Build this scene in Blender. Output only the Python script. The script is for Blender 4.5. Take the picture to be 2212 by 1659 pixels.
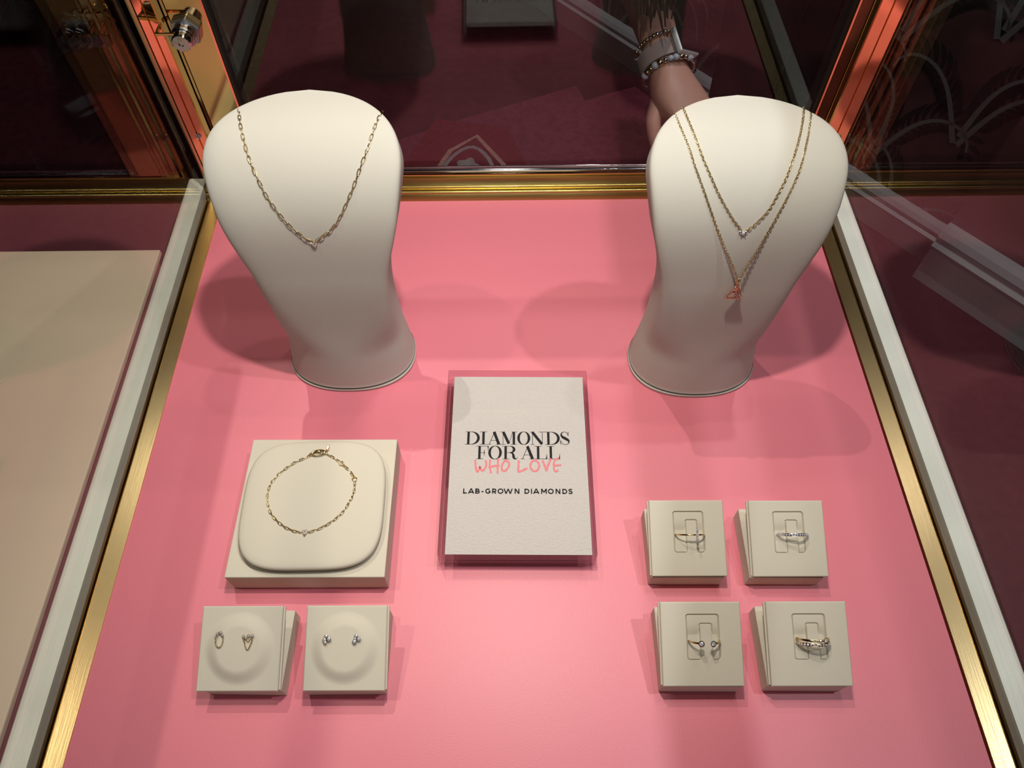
import bpy, bmesh, math, random
from mathutils import Vector, Matrix
import numpy as np
random.seed(7)
C = bpy.context.scene.collection
for o in list(bpy.data.objects): bpy.data.objects.remove(o)
sc = bpy.context.scene
pi = math.pi
FLOOR = -0.95

# ------------------------------------------------------------------ camera, world, lights, exposure
cam = bpy.data.cameras.new('camera'); camo = bpy.data.objects.new('camera', cam); C.objects.link(camo)
cam.sensor_width = 36; cam.lens = 1614/2212*36; cam.clip_start = .01; cam.clip_end = 50
camo.location = (0, 0, .46)
camo.rotation_euler = (math.radians(90-56.87), 0, math.radians(-.8))
sc.camera = camo
sc.view_settings.view_transform = 'Standard'; sc.view_settings.look = 'None'
sc.view_settings.gamma = 1; sc.view_settings.use_curve_mapping = False
sc.view_settings.exposure = 0
w = bpy.data.worlds.new('store_dark'); sc.world = w; w.use_nodes = True
w.node_tree.nodes['Background'].inputs[0].default_value = (.9, .75, .7, 1)
w.node_tree.nodes['Background'].inputs[1].default_value = .014

def lamp(name, kind, loc, energy, color, size, target=None, angle=None, blend=.3):
    l = bpy.data.lights.new(name, kind); l.energy = energy; l.color = color
    if kind in ('POINT', 'SPOT'): l.shadow_soft_size = size
    if kind == 'AREA': l.size = size
    if kind == 'SPOT': l.spot_size = math.radians(angle); l.spot_blend = blend
    o = bpy.data.objects.new(name, l); C.objects.link(o); o.location = loc
    if target: o.rotation_euler = (Vector(target)-Vector(loc)).to_track_quat('-Z', 'Y').to_euler()
    return o
WARM = (1, .925, .80)
lamp('case_spot', 'SPOT', (.008, .245, .60), 9.2, WARM, .011, (.008, .42, 0), 106, 1.0)
lamp('ceiling_spot_front', 'SPOT', (-.45, 1.15, 2.0), 40, WARM, .010, (.02, .05, 0), 20, .6)
lamp('ceiling_spot_rear', 'SPOT', (.32, 1.50, 2.0), 11, WARM, .02, (0, .25, 0), 40)
lamp('ceiling_spot_near', 'SPOT', (.36, .80, 2.0), 10, (1, .86, .8), .02, (0, .25, 0), 40)
lamp('ceiling_spot_floor', 'SPOT', (.55, 1.0, 2.0), 44, (1, .93, .92), .03, (.62, 1.45, -.8), 80, .8)
lamp('ceiling_spot_aisle', 'SPOT', (.85, .2, 2.0), 44, (.95, .97, 1), .03, (.45, .25, 0), 50, .8)  # added spot to brighten the right outer rail, no known fixture
lamp('ceiling_spot_cream', 'SPOT', (-.75, .3, 1.9), 23, (1, .86, .66), .03, (-.55, .2, 0), 42, .6)
lamp('store_front_glow', 'AREA', (0, -1.7, 1.15), 4.2, (1, .96, .94), 1.1, (0, .3, .05))  # added soft fill for the bust necks, no known source

# ------------------------------------------------------------------ materials
def nodes(name):
    m = bpy.data.materials.new(name); m.use_nodes = True
    nt = m.node_tree; return m, nt, nt.nodes['Principled BSDF']
def add_bump(nt, b, scale, strength, dist=.001, detail=4, stretch=None):
    tc = nt.nodes.new('ShaderNodeTexCoord'); n = nt.nodes.new('ShaderNodeTexNoise')
    n.inputs['Scale'].default_value = scale; n.inputs['Detail'].default_value = detail
    src = tc.outputs['Object']
    if stretch:
        mp = nt.nodes.new('ShaderNodeMapping'); mp.inputs['Scale'].default_value = stretch
        nt.links.new(src, mp.inputs[0]); src = mp.outputs[0]
    nt.links.new(src, n.inputs['Vector'])
    bp = nt.nodes.new('ShaderNodeBump'); bp.inputs['Strength'].default_value = strength; bp.inputs['Distance'].default_value = dist
    nt.links.new(n.outputs['Fac'], bp.inputs['Height']); nt.links.new(bp.outputs[0], b.inputs['Normal'])
    return n
def mat(name, col, rough=.5, metal=0, bump=None, spec=None, vary=None, coat=0):
    m, nt, b = nodes(name)
    b.inputs['Base Color'].default_value = (*col, 1); b.inputs['Roughness'].default_value = rough; b.inputs['Metallic'].default_value = metal
    if spec is not None: b.inputs['Specular IOR Level'].default_value = spec
    if coat: b.inputs['Coat Weight'].default_value = coat; b.inputs['Coat Roughness'].default_value = .05
    if bump: add_bump(nt, b, *bump)
    if vary:
        sca, amt = vary
        tc = nt.nodes.new('ShaderNodeTexCoord'); n = nt.nodes.new('ShaderNodeTexNoise'); n.inputs['Scale'].default_value = sca; n.inputs['Detail'].default_value = 3
        r = nt.nodes.new('ShaderNodeMapRange'); r.inputs['From Min'].default_value = .3; r.inputs['From Max'].default_value = .7
        r.inputs['To Min'].default_value = 1-amt; r.inputs['To Max'].default_value = 1+amt
        mx = nt.nodes.new('ShaderNodeVectorMath'); mx.operation = 'SCALE'; mx.inputs[0].default_value = col
        nt.links.new(tc.outputs['Object'], n.inputs['Vector']); nt.links.new(n.outputs['Fac'], r.inputs['Value'])
        nt.links.new(r.outputs[0], mx.inputs['Scale']); nt.links.new(mx.outputs[0], b.inputs['Base Color'])
    return m
def glassy(name, ior, tint, rough=0, gain=1.0):
    # clear sheet: fresnel reflection over plain transmission
    m = bpy.data.materials.new(name); m.use_nodes = True; nt = m.node_tree; nt.nodes.clear()
    out = nt.nodes.new('ShaderNodeOutputMaterial'); mix = nt.nodes.new('ShaderNodeMixShader')
    f = nt.nodes.new('ShaderNodeFresnel')
    # the sheet does not bend light, so both of its faces reflect as seen from outside
    ge = nt.nodes.new('ShaderNodeNewGeometry'); mr = nt.nodes.new('ShaderNodeMapRange')
    mr.inputs['To Min'].default_value = ior; mr.inputs['To Max'].default_value = 1/ior
    nt.links.new(ge.outputs['Backfacing'], mr.inputs['Value']); nt.links.new(mr.outputs[0], f.inputs['IOR'])
    t = nt.nodes.new('ShaderNodeBsdfTransparent'); t.inputs[0].default_value = (*tint, 1)
    g = nt.nodes.new('ShaderNodeBsdfGlossy'); g.inputs['Roughness'].default_value = rough
    nt.links.new(f.outputs[0], mix.inputs[0])
    nt.links.new(t.outputs[0], mix.inputs[1]); nt.links.new(g.outputs[0], mix.inputs[2]); nt.links.new(mix.outputs[0], out.inputs[0])
    return m
M = {}
M['pink'] = mat('pink_laminate', (.715, .188, .248), .40, bump=(1500, .22, .0004, 2), spec=.5)
M['cream'] = mat('cream_suede', (.61, .57, .475), .75, bump=(1800, .15, .0003, 3), spec=.15)
M['bust'] = mat('ivory_bust_coating', (.50, .49, .445), .7, bump=(1800, .15, .0003, 3), spec=.15)
M['cream_flat'] = mat('beige_laminate', (.70, .60, .46), .6, spec=.2)
M['brass'] = mat('polished_brass', (.83, .58, .27), .07, 1)
M['brass_satin'] = mat('satin_brass', (.62, .47, .24), .27, 1, bump=(60, .12, .0003, 4, (30, .6, 30)))
M['brass_rail'] = mat('brass_moulding', (.46, .36, .12), .28, 1, bump=(80, .15, .0004, 4, (.5, 20, 20)))
M['chrome'] = mat('dark_chrome', (.50, .50, .52), .09, 1)
M['offwhite'] = mat('offwhite_painted_metal', (.86, .86, .79), .38, 0, bump=(40, .25, .0006, 4, (14, .8, 8)), spec=.5, vary=(25, .06))
M['black'] = mat('black_gasket', (.012, .011, .010), .4)
M['glass'] = glassy('clear_pane', 1.50, (.96, .975, .965))
M['acrylic'] = glassy('clear_acrylic', 1.49, (.965, .95, .955))
M['acryledge'] = glassy('acrylic_edge', 1.7, (.87, .76, .80), .03)  # edge tint stands in for darkening by internal reflection
M['paper'] = mat('cotton_paper', (.62, .60, .57), .85, bump=(420, .8, .0012, 5, (1.0, 2.0, 1)), spec=.1)
M['ink'] = mat('black_ink', (.010, .010, .011), .6, spec=.2)
M['pinkink'] = mat('pink_brush_ink', (.76, .25, .265), .7, spec=.2)
M['gold'] = mat('yellow_gold', (.66, .51, .27), .17, 1)
M['rose'] = mat('rose_gold', (.88, .48, .32), .14, 1)
M['silver'] = mat('white_gold', (.78, .78, .80), .12, 1)
M['gem'] = mat('clear_stone', (.90, .90, .97), .10, .55)
M['steel'] = mat('grey_zinc', (.40, .41, .42), .32, 1)
M['carpet'] = mat('plum_carpet', (.050, .012, .018), .95, bump=(500, .8, .006, 3), spec=.05, vary=(40, .25))  # shaded copy of the carpet, shadow put into the base colour
M['rug'] = mat('plum_rug_pile', (.30, .060, .105), .95, bump=(500, .8, .006, 3), spec=.05, vary=(60, .22))  # lit copy of the same carpet, light put into the base colour
M['rugred'] = mat('red_rug_field', (.22, .012, .030), .95, spec=.05, vary=(90, .2))
M['ruglight'] = mat('pale_rug_line', (.75, .42, .38), .95, spec=.05, vary=(90, .2))
M['ruggrey'] = mat('grey_rug_flower', (.48, .48, .50), .95, spec=.05, vary=(90, .2))
M['paint'] = mat('grey_white_gloss_paint', (.52, .55, .58), .35)
M['wall'] = mat('dark_wallpaper', (.115, .055, .052), .6, vary=(6, .4))
M['fern'] = mat('black_fern_print', (.018, .018, .016), .6)
M['stem'] = mat('grey_green_stem_print', (.22, .235, .21), .5)
M['wallfar'] = mat('dark_plaster', (.02, .016, .016), .8)
M['body'] = mat('pink_cabinet', (.55, .16, .2), .5)
M['skin'] = mat('skin', (.52, .27, .21), .5, bump=(150, .1, .001, 3), vary=(20, .08))
M['hair'] = mat('dark_brown_hair', (.05, .028, .016), .35, spec=.6)
M['cloth'] = mat('black_cloth', (.012, .010, .011), .9, bump=(300, .4, .002, 3))
M['strap'] = mat('mauve_fabric_strap', (.36, .27, .27), .85, bump=(1500, .5, .0006, 2))
M['screen'] = mat('black_screen', (.004, .004, .005), .05)
M['bead'] = mat('pale_blue_bead', (.45, .48, .58), .2)
M['groove'] = mat('dark_gap', (.02, .014, .008), .6)

# ------------------------------------------------------------------ helpers
class MB:
    def __init__(s): s.v = []; s.f = []; s.m = []; s.mi = 0
    def add(s, v, f):
        n = len(s.v); s.v += [tuple(map(float, p)) for p in v]
        for q in f: s.f.append([i+n for i in q]); s.m.append(s.mi)
        return s
    def box(s, x0, x1, y0, y1, z0, z1):
        v = [(x, y, z) for z in (z0, z1) for y in (y0, y1) for x in (x0, x1)]
        return s.add(v, [(0, 2, 3, 1), (4, 5, 7, 6), (0, 1, 5, 4), (2, 6, 7, 3), (0, 4, 6, 2), (1, 3, 7, 5)])
    def extrude(s, prof, a, b, fn, caps=True):
        # prof: closed list of 2D points; fn(p, t) -> 3D
        n = len(prof); v = [fn(p, a) for p in prof]+[fn(p, b) for p in prof]
        f = [(i, (i+1) % n, n+(i+1) % n, n+i) for i in range(n)]
        if caps: f += [tuple(range(n))[::-1], tuple(range(n, 2*n))]
        return s.add(v, f)
    def grid(s, P, closed_u=False, closed_v=False, cap0=False, cap1=False):
        # P[i][j]
        n, m = len(P), len(P[0]); v = [p for r in P for p in r]; f = []
        for i in range(n if closed_u else n-1):
            for j in range(m if closed_v else m-1):
                a, b = i, (i+1) % n; c, d = j, (j+1) % m
                f.append((a*m+c, a*m+d, b*m+d, b*m+c))
        if cap0: f.append(tuple(range(m))[::-1])
        if cap1: f.append(tuple(range((n-1)*m, n*m)))
        return s.add(v, f)
    def tube(s, pts, r, k=8, closed=False, caps=True):
        pts = [Vector(p) for p in pts]; n = len(pts)
        rr = r if hasattr(r, '__len__') else [r]*n
        rows = []; prev = None
        for i, p in enumerate(pts):
            if closed: t = pts[(i+1) % n]-pts[i-1]
            else: t = pts[min(i+1, n-1)]-pts[max(i-1, 0)]
            t = t.normalized() if t.length > 1e-9 else Vector((0, 0, 1))
            if prev is None:
                prev = t.orthogonal().normalized()
            u = (prev-t*prev.dot(t))
            u = u.normalized() if u.length > 1e-9 else t.orthogonal().normalized()
            prev = u; w_ = t.cross(u)
            rows.append([p+(u*math.cos(2*pi*j/k)+w_*math.sin(2*pi*j/k))*rr[i] for j in range(k)])
        return s.grid(rows, closed, True, caps and not closed, caps and not closed)
    def lathe(s, prof, c, axis=(0, 0, 1), k=24):
        ax = Vector(axis).normalized(); u = ax.orthogonal().normalized(); w_ = ax.cross(u); c = Vector(c)
        rows = [[c+ax*h+(u*math.cos(2*pi*j/k)+w_*math.sin(2*pi*j/k))*r for j in range(k)] for r, h in prof]
        return s.grid(rows, False, True, True, True)
    def ball(s, c, r, k=10):
        prof = [(max(r*math.sin(pi*i/k), 1e-6), -r*math.cos(pi*i/k)) for i in range(k+1)]
        return s.lathe(prof, c, (0, 0, 1), k+4)
    def gem(s, c, r, n=(0, 0, 1), k=8):
        return s.lathe([(r*.18, -r*.5), (r, r*.05), (r*.92, r*.2), (r*.55, r*.42)], c, n, k)
    def ribbon(s, pts, wid, z, closed=False, fn=None):
        n = len(pts); wd = wid if hasattr(wid, '__len__') else [wid]*n
        L = []; R = []
        for i in range(n):
            if closed: a, b = pts[i-1], pts[(i+1) % n]
            else: a, b = pts[max(i-1, 0)], pts[min(i+1, n-1)]
            tx, ty = b[0]-a[0], b[1]-a[1]; l = math.hypot(tx, ty) or 1
            nx, ny = -ty/l, tx/l
            L.append((pts[i][0]+nx*wd[i]/2, pts[i][1]+ny*wd[i]/2)); R.append((pts[i][0]-nx*wd[i]/2, pts[i][1]-ny*wd[i]/2))
        v = [fn(*p, z) for p in L]+[fn(*p, z) for p in R]
        f = [(i, (i+1) % n, n+(i+1) % n, n+i) for i in range(n if closed else n-1)]
        return s.add(v, f)
    def build(s, name, mats, parent=None, smooth=False, bevel=0, angle=None, seg=2, loc=None):
        me = bpy.data.meshes.new(name); me.from_pydata(s.v, [], s.f); me.update()
        o = bpy.data.objects.new(name, me); C.objects.link(o)
        for m in (mats if isinstance(mats, list) else [mats]): me.materials.append(m)
        me.polygons.foreach_set('material_index', s.m)
        bm = bmesh.new(); bm.from_mesh(me); bmesh.ops.recalc_face_normals(bm, faces=bm.faces)
        bm.to_mesh(me); bm.free()
        if smooth: me.polygons.foreach_set('use_smooth', [True]*len(me.polygons))
        if bevel:
            b = o.modifiers.new('bevel', 'BEVEL'); b.width = bevel; b.segments = seg; b.limit_method = 'ANGLE'
        if angle is not None: me.set_sharp_from_angle(angle=math.radians(angle))
        if parent: o.parent = parent
        if loc: o.location = loc
        return o
def tag(o, label, cat, group=None, kind=None):
    if label: o['label'] = label
    if cat: o['category'] = cat
    if group: o['group'] = group
    if kind: o['kind'] = kind
    return o
def thing(name, label, cat, loc=(0, 0, 0), rz=0, group=None):
    o = bpy.data.objects.new(name, None); C.objects.link(o); o.location = loc; o.rotation_euler = (0, 0, rz); o.empty_display_size = .02
    return tag(o, label, cat, group)
def dup(root, label, loc=None, rz=None):
    r = root.copy(); C.objects.link(r); r['label'] = label
    if loc: r.location = loc
    if rz is not None: r.rotation_euler = (0, 0, rz)
    for ch in list(root.children):
        c = ch.copy(); C.objects.link(c); c.parent = r
        for g in list(ch.children):
            d = g.copy(); C.objects.link(d); d.parent = c
    return r
def cat_interp(V, ts):
    V = np.asarray(V, float); n = len(V)-1; x = np.clip(np.asarray(ts)*n, 0, n-1e-9); i = x.astype(int); u = (x-i)
    if V.ndim > 1: u = u[:, None]
    ext = np.concatenate([[2*V[0]-V[1]], V, [2*V[-1]-V[-2]]])
    a, b, c, d = ext[i], ext[i+1], ext[i+2], ext[i+3]
    return .5*(2*b+(-a+c)*u+(2*a-5*b+4*c-d)*u*u+(-a+3*b-3*c+d)*u**3)
def smooth_closed(pts, per=6):
    out = []; n = len(pts)
    for i in range(n):
        a, b, c, d = [np.array(pts[(i+k) % n], float) for k in (-1, 0, 1, 2)]
        for j in range(per):
            u = j/per; out.append(tuple(.5*(2*b+(-a+c)*u+(2*a-5*b+4*c-d)*u*u+(-a+3*b-3*c+d)*u**3)))
    return out

# ------------------------------------------------------------------ setting: floor, walls, baseboards
DX0, DX1, DY1 = -.2465, .2650, .4922
MB().box(-3.2, 3.2, -2.2, 4.2, FLOOR-.05, FLOOR).build('floor', M['carpet'])['kind'] = 'structure'
b1 = Vector((.9299, 1.4468, FLOOR)); wd = Vector((.6316, -.7753, 0)); wn = Vector((-.7753, -.6316, 0))
def W(t, h, off=0): return b1+wd*t+wn*off+Vector((0, 0, h))
T0, T1, TC = -2.6, 2.2, .2229
wm = MB(); wm.extrude([(0, -.02), (0, 3.0), (-.1, 3.0), (-.1, -.02)], T0, T1, lambda p, t: W(t, p[1], p[0]))
# printed fern fronds on the wallpaper
def wprint(x, y, z): return W(x, y, z)
rf = random.Random(4)
def frond(t0, h0, ang, L, curl):
    pts = []; x, y, a = t0, h0, ang; n = 17
    for i in range(n):
        pts.append((x, y)); x += math.cos(a)*L/n; y += math.sin(a)*L/n; a += curl*(i/n)**1.6/n*3
    wm.mi = 2; wm.ribbon(pts, [.013*(1-.65*i/n) for i in range(n)], .0012, fn=wprint)
    wm.mi = 1
    for i in range(3, n):
        dx, dy = pts[i][0]-pts[i-1][0], pts[i][1]-pts[i-1][1]; aa = math.atan2(dy, dx)
        ll = .080*math.sin(pi*min(1, (i+2)/(n+3)))**.7*(L/.42)
        for s in (-1, 1):
            b = aa+s*1.15; q = []
            for k in range(5):
                u = k/4; q.append((pts[i][0]+math.cos(b-s*.6*u)*ll*u, pts[i][1]+math.sin(b-s*.5*u)*ll*u))
            wm.ribbon(q, [.003, .009, .012, .010, .002], .001, fn=wprint)
for i in range(11):
    for j in range(9):
        t = -1.7+i*.18+rf.uniform(-.05, .05); h = .05+j*.24+rf.uniform(-.04, .04)+(i % 2)*.15
        frond(t, h, pi/2+rf.uniform(.25, .6), .31, 3.2)
        frond(t+.01, h, pi/2-rf.uniform(.25, .6), .31, -3.2)
        frond(t+.005, h+.02, pi/2+rf.uniform(-.15, .15), .26, rf.choice((-2.4, 2.4)))
wm.build('wall_right', [M['wall'], M['fern'], M['stem']])['kind'] = 'structure'
def bb(h0, h1, d):
    return [(-.004, 0), (d, 0), (d, h0), (d+.012, h0+.004), (d+.016, h0+(h1-h0)*.22), (d+.006, h0+(h1-h0)*.38), (d+.006, h0+(h1-h0)*.5), (d+.011, h0+(h1-h0)*.62), (d+.004, h0+(h1-h0)*.85), (d-.004, h1), (-.004, h1)]
MB().extrude(bb(.070, .118, .012), T0, TC+.06, lambda p, t: W(t, p[1], p[0])).build('baseboard_right', M['paint'])['kind'] = 'structure'
pl = MB().extrude(bb(.105, .172, .075), TC, T1, lambda p, t: W(t, p[1], p[0])).build('trim_1', M['paint']); pl['kind'] = 'structure'
MB().extrude([(0, .17), (.055, .17), (.055, 3), (0, 3)], TC+.001, T1, lambda p, t: W(t, p[1], p[0])).build('trim_2', M['wall'])['kind'] = 'structure'
MB().box(-3.2, 3.2, 4.2, 4.3, FLOOR, 2.05).build('wall_back', M['wallfar'])['kind'] = 'structure'
MB().box(-3.3, -3.2, -2.2, 4.3, FLOOR, 2.05).build('wall_left', M['wallfar'])['kind'] = 'structure'
MB().box(-3.3, 3.3, -2.3, 4.3, 2.05, 2.1).build('ceiling', M['wallfar'])['kind'] = 'structure'
# carpet painted lighter as lit, its stepped edge a shadow line; hexagon medallion
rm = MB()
lit_carpet = [(-.118, 1.84), (.223, 1.992), (.243, 1.92), (.40, 1.985), (.64, 1.66), (.70, 1.4), (.70, .95), (-.6, .95), (-.6, 1.6)]
rm.extrude(lit_carpet, FLOOR, FLOOR+.008, lambda p, t: (p[0], p[1], t))
rm.mi = 1
Zr = FLOOR+.0088
rm.add([(-.195, 1.84, Zr), (.01, 1.80, Zr), (.085, 1.57, Zr), (-.03, 1.40, Zr), (-.24, 1.42, Zr), (-.30, 1.6, Zr)], [(0, 1, 2, 3, 4, 5)])
flat = lambda x, y, z: (x, y, z)
hexp = [(-.150, 1.700), (-.076, 1.762), (.000, 1.640), (-.03, 1.50), (-.14, 1.47), (-.21, 1.56)]
rm.mi = 2; rm.ribbon(hexp, .014, Zr+.0006, True, flat)
rm.mi = 3
hexq = [(-.145, 1.672), (-.085, 1.715), (-.033, 1.64), (-.05, 1.54), (-.13, 1.52), (-.175, 1.58)]
rm.ribbon(smooth_closed(hexq, 4), .011, Zr+.0006, True, flat)
rm.add([(-.100+.03*math.cos(a)*(1+.15*math.cos(5*a)), 1.632+.034*math.sin(a)*(1+.15*math.cos(5*a)), Zr+.001) for a in [2*pi*i/40 for i in range(40)]], [tuple(range(40))])
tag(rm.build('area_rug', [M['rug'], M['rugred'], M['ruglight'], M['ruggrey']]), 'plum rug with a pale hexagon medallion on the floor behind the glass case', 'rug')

# ------------------------------------------------------------------ neighbouring cream counter (left)
nb = thing('display_counter', 'cream topped display counter beyond the left glass pane', 'counter', (-.62, .1, FLOOR))
MB().box(-.335, .333, -.75, .338, .945, .950).build('counter_top', M['cream_flat'], nb, bevel=.001)
MB().box(-.330, .329, -.745, .333, 0, .945).build('cabinet_body', M['body'], nb)

# ------------------------------------------------------------------ the display case
case = thing('display_case', 'brass framed glass display case with a pink deck holding all the jewellery', 'display case', (0, 0, FLOOR))
def inc(o): o.location.z -= FLOOR; return o       # parts are modelled in room coordinates
YF = -.32
def part(mb, name, m, parent=case, **k):
    o = mb.build(name, m, parent, **k)
    if parent is case: inc(o)
    return o
part(MB().box(DX0, DX1, YF, DY1, -.006, 0), 'deck_panel', M['pink'])
part(MB().box(-.275, .295, YF, .515, FLOOR, -.0065), 'cabinet_body', M['body'])
def side_rail(xe, s, tag_):
    E = lambda p, t: (xe+s*p[0], t, p[1])
    r = part(MB().extrude([(0, -.006), (0, .0008), (.0098, .0026), (.0108, .0020), (.0108, -.006)], YF, .497, E), 'inner_rail', M['brass_satin'])
    r2 = part(MB().extrude([(.0122, -.006), (.0122, .0024), (.0130, .0034), (.0140, .0024), (.0140, -.006)], YF, .497, E), 'glazing_bead', M['brass_satin'])
    part(MB().extrude([(.0108, -.006), (.0108, -.003), (.0122, -.003), (.0122, -.006)], YF, .497, E), 'channel', M['groove'])
    prof = [(.0186, -.012), (.0186, .0030), (.0310, .0034), (.0330, .0028), (.0345, .0012), (.0352, -.002), (.0352, -.012)]
    part(MB().extrude(prof, YF, .52, E), 'outer_rail', M['offwhite'])
side_rail(DX0, -1, 'left'); side_rail(DX1+.0015, 1, 'right')
# back rail: stepped brass moulding and a chrome channel under the back pane
def back(prof, name, m, x0=DX0-.012, x1=DX1+.014, **k):
    return part(MB().extrude(prof, x0, x1, lambda p, t: (t, DY1+p[0], p[1])), name, m, **k)
arc = lambda cy, cz, r, a0, a1, n=7: [(cy+r*math.cos(math.radians(a0+(a1-a0)*i/n)), cz+r*math.sin(math.radians(a0+(a1-a0)*i/n))) for i in range(n+1)]
back([(0, -.006), (0, .0001), (.0030, .0052)]+arc(.0042, .0062, .0015, 165, 60)+[(.0062, .0072), (.0062, -.006)], 'lower_moulding', M['brass_rail'], smooth=True, angle=35)
back([(.0064, -.006), (.0064, .0078)]+arc(.0076, .0092, .0012, 165, 70)+[(.0092, .0124), (.0104, .0155), (.0106, .0162), (.0122, .0162), (.0122, -.006)], 'upper_moulding', M['brass_rail'], smooth=True, angle=35)
back([(.0124, -.006), (.0124, .0184), (.0150, .0184), (.0150, -.006)], 'mirror_strip', M['brass'])
back([(.0152, -.006), (.0152, .0186)]+arc(.0162, .0194, .0010, 200, 90, 4)+[(.0172, .0196), (.0178, .0206)]+arc(.0188, .0216, .0010, 200, 60, 4)+[(.0200, .0216), (.0200, -.006)], 'chrome_channel', M['chrome'], smooth=True, angle=35)
TOP = .43
# corner posts: polished strips with a centre groove, plus gasket lines
def post(prof, name, m, z0=-.006, **k):
    return part(MB().extrude(prof, z0, TOP, lambda p, t: (p[0], p[1], t)), name, m, **k)
PY = .503
def corner(xa, xb, s):   # xa outer end, xb inner end of the flat mirror band
    xm = (xa+xb)/2; g = .0004
    w = abs(xb-xa); y0, y1 = PY-.003, PY-.003+w*.85; ym = (y0+y1)/2
    return [(xa, y0), (xm-s*g, ym-g), (xm-s*.0006, ym+.0012), (xm+s*g, ym+g), (xb, y1), (xb+s*.0018, y1-.0010), (xb+s*.0058, y1-.0014), (xb+s*.0065, y1+.002), (xb+s*.0065, PY+.03), (xa, PY+.03)]
lp = post(corner(-.2524, -.2436, 1), 'corner_post', M['brass'])
post([(-.2578, PY-.0010), (-.2562, PY-.0016), (-.2545, PY-.0008), (-.2545, PY+.03), (-.2578, PY+.03)], 'edge_trim', M['brass_satin'])
post([(-.2545, PY+.003), (-.2526, PY+.003), (-.2526, PY+.03), (-.2545, PY+.03)], 'gasket', M['black'])
post([(-.2366, PY+.0035), (-.2345, PY+.0028), (-.2341, PY+.0045), (-.2337, PY+.0028), (-.2084, PY+.0024), (-.2074, PY+.0034), (-.2074, PY+.03), (-.2366, PY+.03)], 'lock_stile', M['brass'])
post([(-.2072, PY+.004), (-.2058, PY+.004), (-.2056, PY+.003), (-.2050, PY+.003), (-.2048, PY+.005), (-.2042, PY+.005), (-.2042, PY+.02), (-.2072, PY+.02)], 'gasket', M['black'])
post(corner(.2809, .2686, -1), 'corner_post', M['brass'])
post([(.2848, PY-.0010), (.2840, PY-.0016), (.2832, PY-.0008), (.2832, PY+.03), (.2848, PY+.03)], 'edge_trim', M['brass_satin'])
post([(.2832, PY+.003), (.2811, PY+.003), (.2811, PY+.03), (.2832, PY+.03)], 'gasket', M['black'])
post([(.2618, PY+.0035), (.2608, PY+.0028), (.2604, PY+.0045), (.2600, PY+.0028), (.2516, PY+.0024), (.2508, PY+.0034), (.2508, PY+.03), (.2618, PY+.03)], 'stile', M['brass'])
post([(.2506, PY+.006), (.2484, PY+.006), (.2484, PY+.0045), (.2476, PY+.0045), (.2476, PY+.02), (.2506, PY+.02)], 'gasket', M['black'])
# panes
part(MB().box(-.2645, -.2608, YF, .500, -.006, TOP), 'glass_pane', M['glass'])
part(MB().box(.2808, .2845, YF, .500, -.006, TOP), 'glass_pane', M['glass'])
part(MB().box(-.2040, .2474, PY+.0070, PY+.0108, .019, TOP), 'glass_pane', M['glass'])
# top frame
part(MB().box(-.268, .288, .512, .548, TOP, TOP+.030), 'top_rail', M['brass_satin'], bevel=.002)
part(MB().box(-.270, -.252, YF, .498, TOP, TOP+.014), 'top_rail', M['brass_satin'], bevel=.002)
part(MB().box(.262, .292, YF, .511, TOP, TOP+.030), 'top_rail', M['brass_satin'], bevel=.002)
# lock on the left stile
lx, ly, lz = -.2245, PY+.0026, .1525
nut = MB(); ring = [(lx+.0112*math.cos(pi/3*i+.25), lz+.0112*math.sin(pi/3*i+.25)) for i in range(6)]
nut.extrude(ring, ly, ly-.0050, lambda p, t: (p[0], t, p[1]))
lk = part(nut, 'lock_nut', M['steel'], bevel=.0008)
bar = MB().lathe([(.0082, 0), (.0082, .006), (.0072, .0066), (.0072, .0085), (.0066, .0088), (.0066, .0125), (.0058, .0135), (.002, .0137), (.002, .0128)], (lx, ly-.0045, lz), (0, -1, 0), 32)
part(bar, 'lock_barrel', M['chrome'], lk, smooth=True, angle=30)
cm = MB().box(lx-.0165, lx+.0010, ly-.0146, ly-.0134, lz+.0040, lz+.0060).box(lx-.0172, lx-.0158, ly-.0146, ly-.001, lz+.0032, lz+.0060)
part(cm, 'cam_lever', M['brass'], lk, bevel=.0004)
pm = MB().box(lx-.0150, lx+.002, ly-.0016, ly-.0002, lz-.0125, lz-.004)
part(pm, 'backing_plate', M['steel'], lk, bevel=.0005)
for x, z in ((-.2480, .0616), (.2762, .0552)):
    s = MB().lathe([(.0026, 0), (.0025, .0008), (.0017, .0013), (.0004, .0015)], (x, PY+.0012, z), (.0 if False else (.66 if x < 0 else -.66), -.75, 0), 20)
    nx = (.66 if x < 0 else -.66)*.0015; s.box(x+nx-.0010, x+nx+.0010, PY-.0003, PY+.0002, z-.0003, z+.0003).box(x+nx-.0003, x+nx+.0003, PY-.0003, PY+.0002, z-.0012, z+.0012)
    part(s, 'screw', M['steel'], smooth=True, angle=30)

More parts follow.
